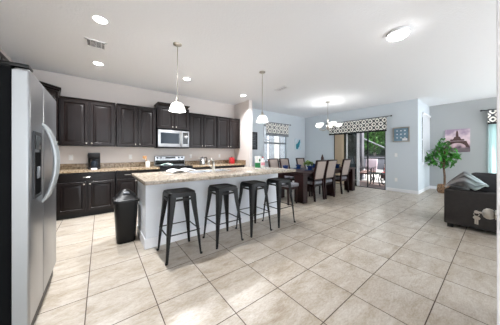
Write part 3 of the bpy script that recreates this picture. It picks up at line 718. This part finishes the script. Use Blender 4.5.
c0 = dining_chair('nearest taupe-backed dining chair, at the left of the table front side', (4.51, 3.10, 0), 0)
dup(c0, (4.99, 3.08, 0), label='taupe-backed dining chair, middle one on the table front side')
dup(c0, (5.96, 3.14, 0), label='taupe-backed dining chair nearest the sliding door')
dup(c0, (4.44, 4.2, 0), PI, label='leftmost dining chair on the far side of the table below the window')
dup(c0, (4.95, 4.2, 0), PI, label='second dining chair from left on the far side of the table')
dup(c0, (5.82, 4.2, 0), PI, label='dining chair on the far side behind the green centrepiece plant')
t = thing('dining_bench', 'grey upholstered bench at the island end of the dining table', 'bench', (3.66, 3.42, 0))
MB().box(-.19, .19, -.42, .42, .42, .50, .02, 3).build('seat_cushion', m_greyseat, t); MB().box(-.17, .17, -.4, .4, .36, .42).build('frame', m_tablewood, t)
for sx in (-1, 1):
    for sy in (-1, 1): MB().frustum((sx*.15, sy*.37, 0), .016, .016, (sx*.15, sy*.37, .36), .022, .022).build('leg', m_tablewood, t)
# place settings
spots = [(4.14, 3.7, 'far left'), (4.72, 3.7, 'far side, second from left'), (5.5, 3.7, 'far side, third from left'), (6.15, 3.7, 'far side near the slider'), (4.50, 3.15, 'front side, left'), (5.05, 3.15, 'front side, middle'), (5.96, 3.15, 'front side near the slider')]
pl0 = None
for x, y, nm in spots:
    if pl0 is None:
        pl0 = MB().lathe([(0, 0), (.09, 0), (.14, .014), (.138, .02), (.085, .008), (0, .008)], n=28).build('dinner_plate', m_bluegl)
        nk0 = MB().lathe([(0, 0), (.035, .0), (.06, .045), (.095, .10), (.085, .105), (.04, .06), (.02, .11), (0, .12)], n=7).build('cloth_napkin', m_blue)
        bw0 = MB().lathe([(0, 0), (.04, 0), (.075, .045), (.072, .045), (.037, .006), (0, .006)], n=24).build('bowl', m_bluegl)
        p, k, q = pl0, nk0, bw0
    else: p, k, q = [o_.copy() for o_ in (pl0, nk0, bw0)]; [C.objects.link(o_) for o_ in (p, k, q)]
    tag(p, 'blue dinner plate on the dining table, '+nm, 'plate', 'blue place settings', (x, y, .7605))
    tag(q, 'blue bowl on the blue plate, '+nm, 'bowl', 'blue place settings', (x, y, .769))
    tag(k, 'navy napkin fanned in the bowl, '+nm, 'napkin', 'navy napkins', (x, y, .776))
t = thing('table_plant', 'small bright green potted plant in the middle of the dining table', 'plant', (4.82, 3.42, .7605))
MB().lathe([(0, 0), (.045, 0), (.06, .09), (.054, .09), (.05, .08), (0, .08)], n=20).build('pot', m_plastic, t)
foliage(MB(), (0, 0, .17), .14, .14, .08, 110, .045).build('foliage', mat('lime_leaf', (120, 150, 70), .5, var=.3), t)
t = thing('ornament', 'dark teardrop ornament on a slim stand on the dining table', 'ornament', (5.55, 3.42, .7605))
MB().lathe([(0, 0), (.06, 0), (.055, .012), (.012, .02), (.009, .19), (0, .19)], n=16).build('stand', m_tablewood, t)
MB().lathe([(0, .185), (.03, .21), (.05, .27), (.045, .33), (.02, .40), (0, .44)], n=16).build('drop', mat('dark_bronze_glaze', (62, 44, 42), .3, .3), t)

# ------------------------------------------------------------------ ceiling lights
def pendant(label, loc):
    t = thing('pendant_lamp', label, 'lamp', loc)          # origin at ceiling
    MB().lathe([(0, 0), (.062, 0), (.06, -.012), (.03, -.028), (0, -.03)], n=24).build('canopy', m_nickel, t)
    MB().cyl((0, 0, -.02), (0, 0, -.80), .0075, n=10).build('rod', m_nickel, t)
    MB().lathe([(0, -.79), (.012, -.79), (.02, -.81), (.02, -.84), (.032, -.86), (.034, -.885), (0, -.885)], n=20).build('socket', m_nickel, t)
    MB().lathe([(.03, -.87), (.055, -.878), (.085, -.905), (.103, -.945), (.115, -.99), (.12, -1.0), (.115, -1.0), (.098, -.945), (.08, -.91), (.03, -.88)], n=32).build('shade', m_shade, t)
    lamp('bulb', 'POINT', (0, 0, -.985), 5, size=.04, parent=t); return t
pendant('white glass dome pendant hanging over the left part of the island', (.91, 2.94, Z))
pendant('white glass dome pendant hanging over the right end of the island', (2.57, 2.91, Z))
def can_light(label, x, y, e=32):
    t = thing('recessed_light', label, 'ceiling light', (x, y, Z))
    MB().lathe([(.075, 0), (.092, -.001), (.09, -.006), (.07, -.004), (.068, 0)], n=32).build('trim_ring', m_white, t)
    MB().lathe([(0, -.001), (.071, -.001), (.069, -.004), (0, -.0045)], n=32).build('lens', m_lens, t)
    lamp('light', 'SPOT', (0, 0, -.02), e*7.5, size=.012, parent=t)
can_light('round recessed ceiling light at the top left, nearest the camera', 0, 2.98)
can_light('round recessed ceiling light between the left vent and kitchen wall', -.03, 4.46)
can_light('round recessed ceiling light behind the left pendant', 1.50, 4.2)
can_light('round recessed ceiling light near the kitchen return wall', 3.19, 4.43)
t = thing('flush_ceiling_light', 'large round white flush ceiling light above the living area', 'ceiling light', (3.16, .83, Z))
MB().lathe([(0, 0), (.118, 0), (.124, -.008), (.124, -.042), (.112, -.044)], n=40).build('rim', m_white, t)
MB().lathe([(.118, -.043), (.116, -.056), (.10, -.068), (.07, -.074), (0, -.077)], n=40).build('diffuser', m_lensb, t)


# chandelier
t = thing('chandelier', 'brushed nickel chandelier with five white glass bowl shades over the dining table', 'chandelier', (5.73, 3.34, Z))
MB().lathe([(0, 0), (.075, 0), (.07, -.015), (.03, -.03), (0, -.03)], n=24).build('canopy', m_nickel, t)
MB().cyl((0, 0, -.02), (0, 0, -.55), .006, n=8).build('rod', m_nickel, t)
MB().lathe([(0, -.54), (.02, -.55), (.035, -.58), (.02, -.62), (.014, -.74), (.03, -.78), (.045, -.82), (.025, -.87), (.01, -.9), (0, -.91)], n=20).build('column', m_nickel, t)
for k in range(5):
    a = 2*PI*k/5+.35; ca, sa = math.cos(a), math.sin(a)
    P = [(r*ca, r*sa, z) for r, z in ((.03, -.83), (.1, -.89), (.2, -.9), (.29, -.86), (.31, -.8))]
    ar = MB().tube(P, .009, 8).build('arm', m_nickel, t)
    MB().lathe([(0, -.80), (.03, -.795), (.034, -.78), (0, -.775)], c=(.31*ca, .31*sa, 0), n=16).build('cup', m_nickel, ar)
    MB().lathe([(.03, -.79), (.075, -.775), (.1, -.74), (.115, -.70), (.109, -.70), (.094, -.738), (.07, -.766), (.028, -.78)], c=(.31*ca, .31*sa, 0), n=28).build('shade', m_shade, ar)
    lamp('bulb', 'POINT', (.31*ca, .31*sa, -.73), 1.3, size=.04, parent=t)
# vents
def vent(label, x, y, w, h, rz=0):
    t = thing('ceiling_vent', label, 'vent', (x, y, Z), rz)
    b = MB(); b.box(-w/2, w/2, -h/2, -h/2+.025, -.012, 0).box(-w/2, w/2, h/2-.025, h/2, -.012, 0).box(-w/2, -w/2+.025, -h/2, h/2, -.012, 0).box(w/2-.025, w/2, -h/2, h/2, -.012, 0); b.build('frame', m_white, t)
    MB().box(-w/2+.02, w/2-.02, -h/2+.02, h/2-.02, -.003, -.001).build('backing', m_bronze, t)
    b = MB(); n = int((h-.05)/.028)
    for k in range(n):
        y_ = -h/2+.035+k*.028; b.box(-w/2+.02, w/2-.02, y_-.0035, y_+.0035, -.006, -.0035)
    for k in range(1, 4): b.box(-w/2+k*w/4-.004, -w/2+k*w/4+.004, -h/2+.02, h/2-.02, -.012, -.003)
    b.build('louvres', m_white, t)
vent('square white louvred ceiling vent between the two left ceiling lights', -.05, 3.68, .25, .25)
vent('narrow white ceiling vent right of the second pendant', 3.62, 3.36, .16, .36, 0)

# ------------------------------------------------------------------ pictures
def board(label, loc, rz, w, h, m, fr=None, cat='picture', name='wall_picture', d=.03):
    t = thing(name, label, cat, loc, rz)
    MB().box(-w/2, w/2, -d, 0, -h/2, h/2, .003, 1).build('canvas' if fr is None else 'print', m, t)
    if fr is not None:
        f_ = .03; b = MB(); b.box(-w/2-f_, w/2+f_, -d-.012, 0, h/2, h/2+f_).box(-w/2-f_, w/2+f_, -d-.012, 0, -h/2-f_, -h/2).box(-w/2-f_, -w/2, -d-.012, 0, -h/2, h/2).box(w/2, w/2+f_, -d-.012, 0, -h/2, h/2); b.build('frame', fr, t)
    return t
m_bluepr = mat('blue_grey_print', (112, 142, 160), .6, var=.1)
p = board('blue framed print with small pale motifs on the wall right of the slider', (XS-.001, 1.885, 1.815), -PI/2, .37, .40, m_bluepr, m_nickel)
for i in range(3):
    for j in range(3): MB().ball((-.1+i*.1, -.032, -.1+j*.11), .018, .004, .022, 8, 6).build('motif', m_paper, p)
MB().box(.03, .16, -.036, -.03, -.19, -.12, .003, 1).build('white_patch', m_paper, p)
p = board('teal and white painting on the blue wall right of the dining window', (6.95, YB-.001, 1.62), 0, .42, .50, mat('pale_canvas', (196, 212, 220), .7, var=.05))
MB().tube([(-.1, -.034, -.2), (-.03, -.034, -.05), (.06, -.034, .08), (.1, -.034, .2)], [.05, .07, .05, .02], 8).build('teal_figure', m_tealmat, p); 
MB().ball((-.03, -.03, -.06), .13, .008, .09).build('teal_wash', m_tealmat, p)
p = board('narrow black framed sign with white lines at the left end of the blue wall', (4.38, YB-.001, 1.68), 0, .34, .58, mat('chalkboard', (58, 62, 68), .6), m_blackpl)
for k in range(7): MB().box(-.11, .11-.03*(k % 3), -.033, -.03, .2-k*.065, .215-k*.065).build('text_line', m_greyfr, p)
def m_sky_f():
    t = NT('dusk_pink_print'); tc = t.n('ShaderNodeTexCoord'); sx = t.n('ShaderNodeSeparateXYZ'); t.l(tc.outputs['Object'], sx.inputs[0])
    nz = t.n('ShaderNodeTexNoise'); nz.inputs['Scale'].default_value = 5; t.l(tc.outputs['Object'], nz.inputs['Vector'])
    f_ = t.math('ADD', t.math('MULTIPLY', sx.outputs[2], 1.2), nz.outputs['Fac'])
    t.l(t.ramp(f_, [(.1, (96, 78, 92)), (.35, (206, 176, 184)), (.6, (226, 204, 210)), (.9, (164, 142, 164))]), t.b.inputs['Base Color']); return t.m
p = board('wall canvas of a lattice tower above an arch under a pink sky', (XE-.001, .82, 1.635), -PI/2, .55, .73, m_sky_f())
dk = mat('umber_ink', (86, 62, 62), .8)
b = MB(); y_ = -.032
def flat(poly, nm, m_): 
    M_ = Matrix.Rotation(PI/2, 4, 'X'); bb2 = MB(); bb2.prism(poly, .030, .033, M=M_); bb2.build(nm, m_, p)
flat([(-.02, .28), (.0, .33), (.02, .28), (.035, .12), (-.035, .12)], 'tower_top', dk)
flat([(-.06, .12), (.06, .12), (.09, .04), (-.09, .04)], 'tower_middle', dk)
flat([(-.15, .04), (.15, .04), (.16, -.01), (-.16, -.01)], 'platform', dk)
arc = [(.20+.0*0, -.01)]; outer = [(-.2, -.02), (.2, -.02), (.27, -.22), (.2, -.22)]+[(.19*math.cos(a), -.22+.14*math.sin(a)) for a in [k*PI/12 for k in range(13)]]+[(-.2, -.22), (-.27, -.22)]
flat(outer, 'arch', dk)
flat([(-.28, -.335), (.28, -.335), (.28, -.26), (-.28, -.24)], 'ground_strip', mat('grey_ink', (120, 108, 112), .8))

# ------------------------------------------------------------------ potted tree
t = thing('potted_tree', 'leafy artificial ficus tree in a woven basket in the corner', 'plant', (8.43, 1.03, 0))
MB().lathe([(0, 0), (.15, 0), (.18, .08), (.17, .2), (.155, .26), (.14, .26), (.14, .22), (0, .22)], n=28).build('basket', m_basket, t)
MB().tube([(0, 0, .2), (.02, .0, .5), (-.02, .02, .8), (.0, 0, 1.1), (.02, 0, 1.4)], [.03, .028, .026, .022, .012], 10).build('trunk', m_bark, t)
b = MB()
for k in range(9):
    a = k*2.4; b.tube([(0, 0, .8+.06*k), (.15*math.cos(a), .15*math.sin(a), .95+.06*k), (.3*math.cos(a), .3*math.sin(a), 1.05+.05*k)], [.012, .008, .004], 6)
b.build('branches', m_bark, t)
b = MB(); foliage(b, (-.04, .04, 1.17), .34, .36, .32, 210, .08); foliage(b, (-.05, .03, 1.48), .17, .18, .2, 60, .075); foliage(b, (.0, 0, .9), .24, .26, .13, 45, .075)
for k in range(7):
    a = k*2.1; foliage(b, (-.04+.32*math.cos(a), .04+.32*math.sin(a), .95+.11*(k % 4)), .11, .11, .1, 22, .075)
b.build('foliage', m_leaf, t)

# ------------------------------------------------------------------ sofa with throw
t = thing('sofa', 'charcoal sofa seen from its back in the living area, throw over its corner', 'sofa', (4.6, 0, 0))
MB().box(0, .18, -1.75, .57, .06, .63, .02, 3).build('back_frame', m_leather, t)
MB().box(.18, .95, .33, .57, .06, .62, .03, 3).build('armrest', m_leather, t)
MB().box(.18, .95, -1.75, -1.5, .06, .62, .03, 3).build('armrest', m_leather, t)
MB().box(.18, .93, -1.5, .33, .06, .26, .01).build('base', m_leather, t)
for k in range(2): MB().box(.19, .96, -1.49+k*.91, -.59+k*.91, .26, .45, .05, 4).build('seat_cushion', m_leather2, t)
for k in range(2):
    M_ = Matrix.Translation((.24, -1.04+k*.9, .44)) @ Matrix.Rotation(.12, 4, 'Y')
    MB().box(-.05, .16, -.44, .44, 0, .48, .07, 4, M=M_).build('back_cushion', m_leather2, t)
for x, y in ((.06, .50), (.06, -1.69), (.88, .50), (.88, -1.69)): MB().box(x-.035, x+.035, y-.035, y+.035, 0, .06, .004, 1).build('foot', m_blackpl, t)
def thr(u, v):
    y = .56-.46*u
    zt = .665+.26*min(1, u/.46)**.8 if u < .46 else .925-.21*((u-.46)/.54)**1.15
    zb = .645+(.06*math.sin(PI*min(u, .72)/.72)**.8 if u < .72 else .10*((u-.72)/.28))
    fold = .016*math.sin(v*26+u*5)+.006*math.sin(u*31-v*5)
    if v < .55:
        s_ = v/.55; x = 4.655+.10*s_**1.5+fold; z = zb+(zt-zb)*math.sin(s_*PI/2)
    else:
        s_ = (v-.55)/.45; k = max(0, min(1, (.50-u)/.15)); x = 4.755+fold+s_*(.04+.26*k); z = zt-s_**2*(zt-.64)*k-.01*s_
    return (x, y, max(z, .64))
o = MB().grid(thr, 44, 30).build('throw_blanket', m_throw); tag(o, 'grey and pale teal striped throw with painted fold shading, draped over the back corner of the charcoal sofa', 'blanket')
so = o.modifiers.new('s', 'SOLIDIFY'); so.thickness = .012; so.offset = 1
# ------------------------------------------------------------------ entry door with knob and keys
DX = 1.425
d1o = struct('door_1', MB().box(DX, 2.33, -.04, .006, .01, 2.06, .002, 1), m_white)
MB().box(DX-.0015, DX, -.03, -.004, .89, 1.0).build('latch_plate', m_nickel, d1o)
kx, kz = DX+.072, .938; MK = Matrix.Translation((kx, .006, kz)) @ Matrix.Rotation(-PI/2, 4, 'X')
k1 = MB().lathe([(0, 0), (.024, 0), (.022, .004), (.015, .006), (.022, .012), (.026, .021), (.025, .031), (.018, .040), (.007, .045), (0, .045)], n=24, M=MK).build('door_knob', m_nickel, d1o)
kr = thing('key_set', 'silver keys hanging from the lock of the entry door knob', 'keys', (kx, .047, kz))
MB().box(-.001, .001, -.004, .022, -.004, .004).lathe([(0, -.0012), (.008, -.0012), (.008, .0012), (0, .0012)], n=14, M=Matrix.Translation((0, .022, 0)) @ Matrix.Rotation(PI/2, 4, 'Y')).build('key', m_nickel, kr)
MB().tube([(.0, .022+.009*math.sin(a), -.012+.009*math.cos(a)) for a in [k*PI/8 for k in range(17)]], .0012, 6, False).build('key_ring', m_nickel, kr)
for dy in (-.003, .004):
    MB().lathe([(0, -.001), (.009, -.001), (.009, .001), (0, .001)], n=14, M=Matrix.Translation((dy, .021+dy, -.030)) @ Matrix.Rotation(1.2, 4, 'Y')).box(dy-.001, dy+.001, .0185+dy, .0245+dy, -.062, -.036).build('key', m_nickel, kr)
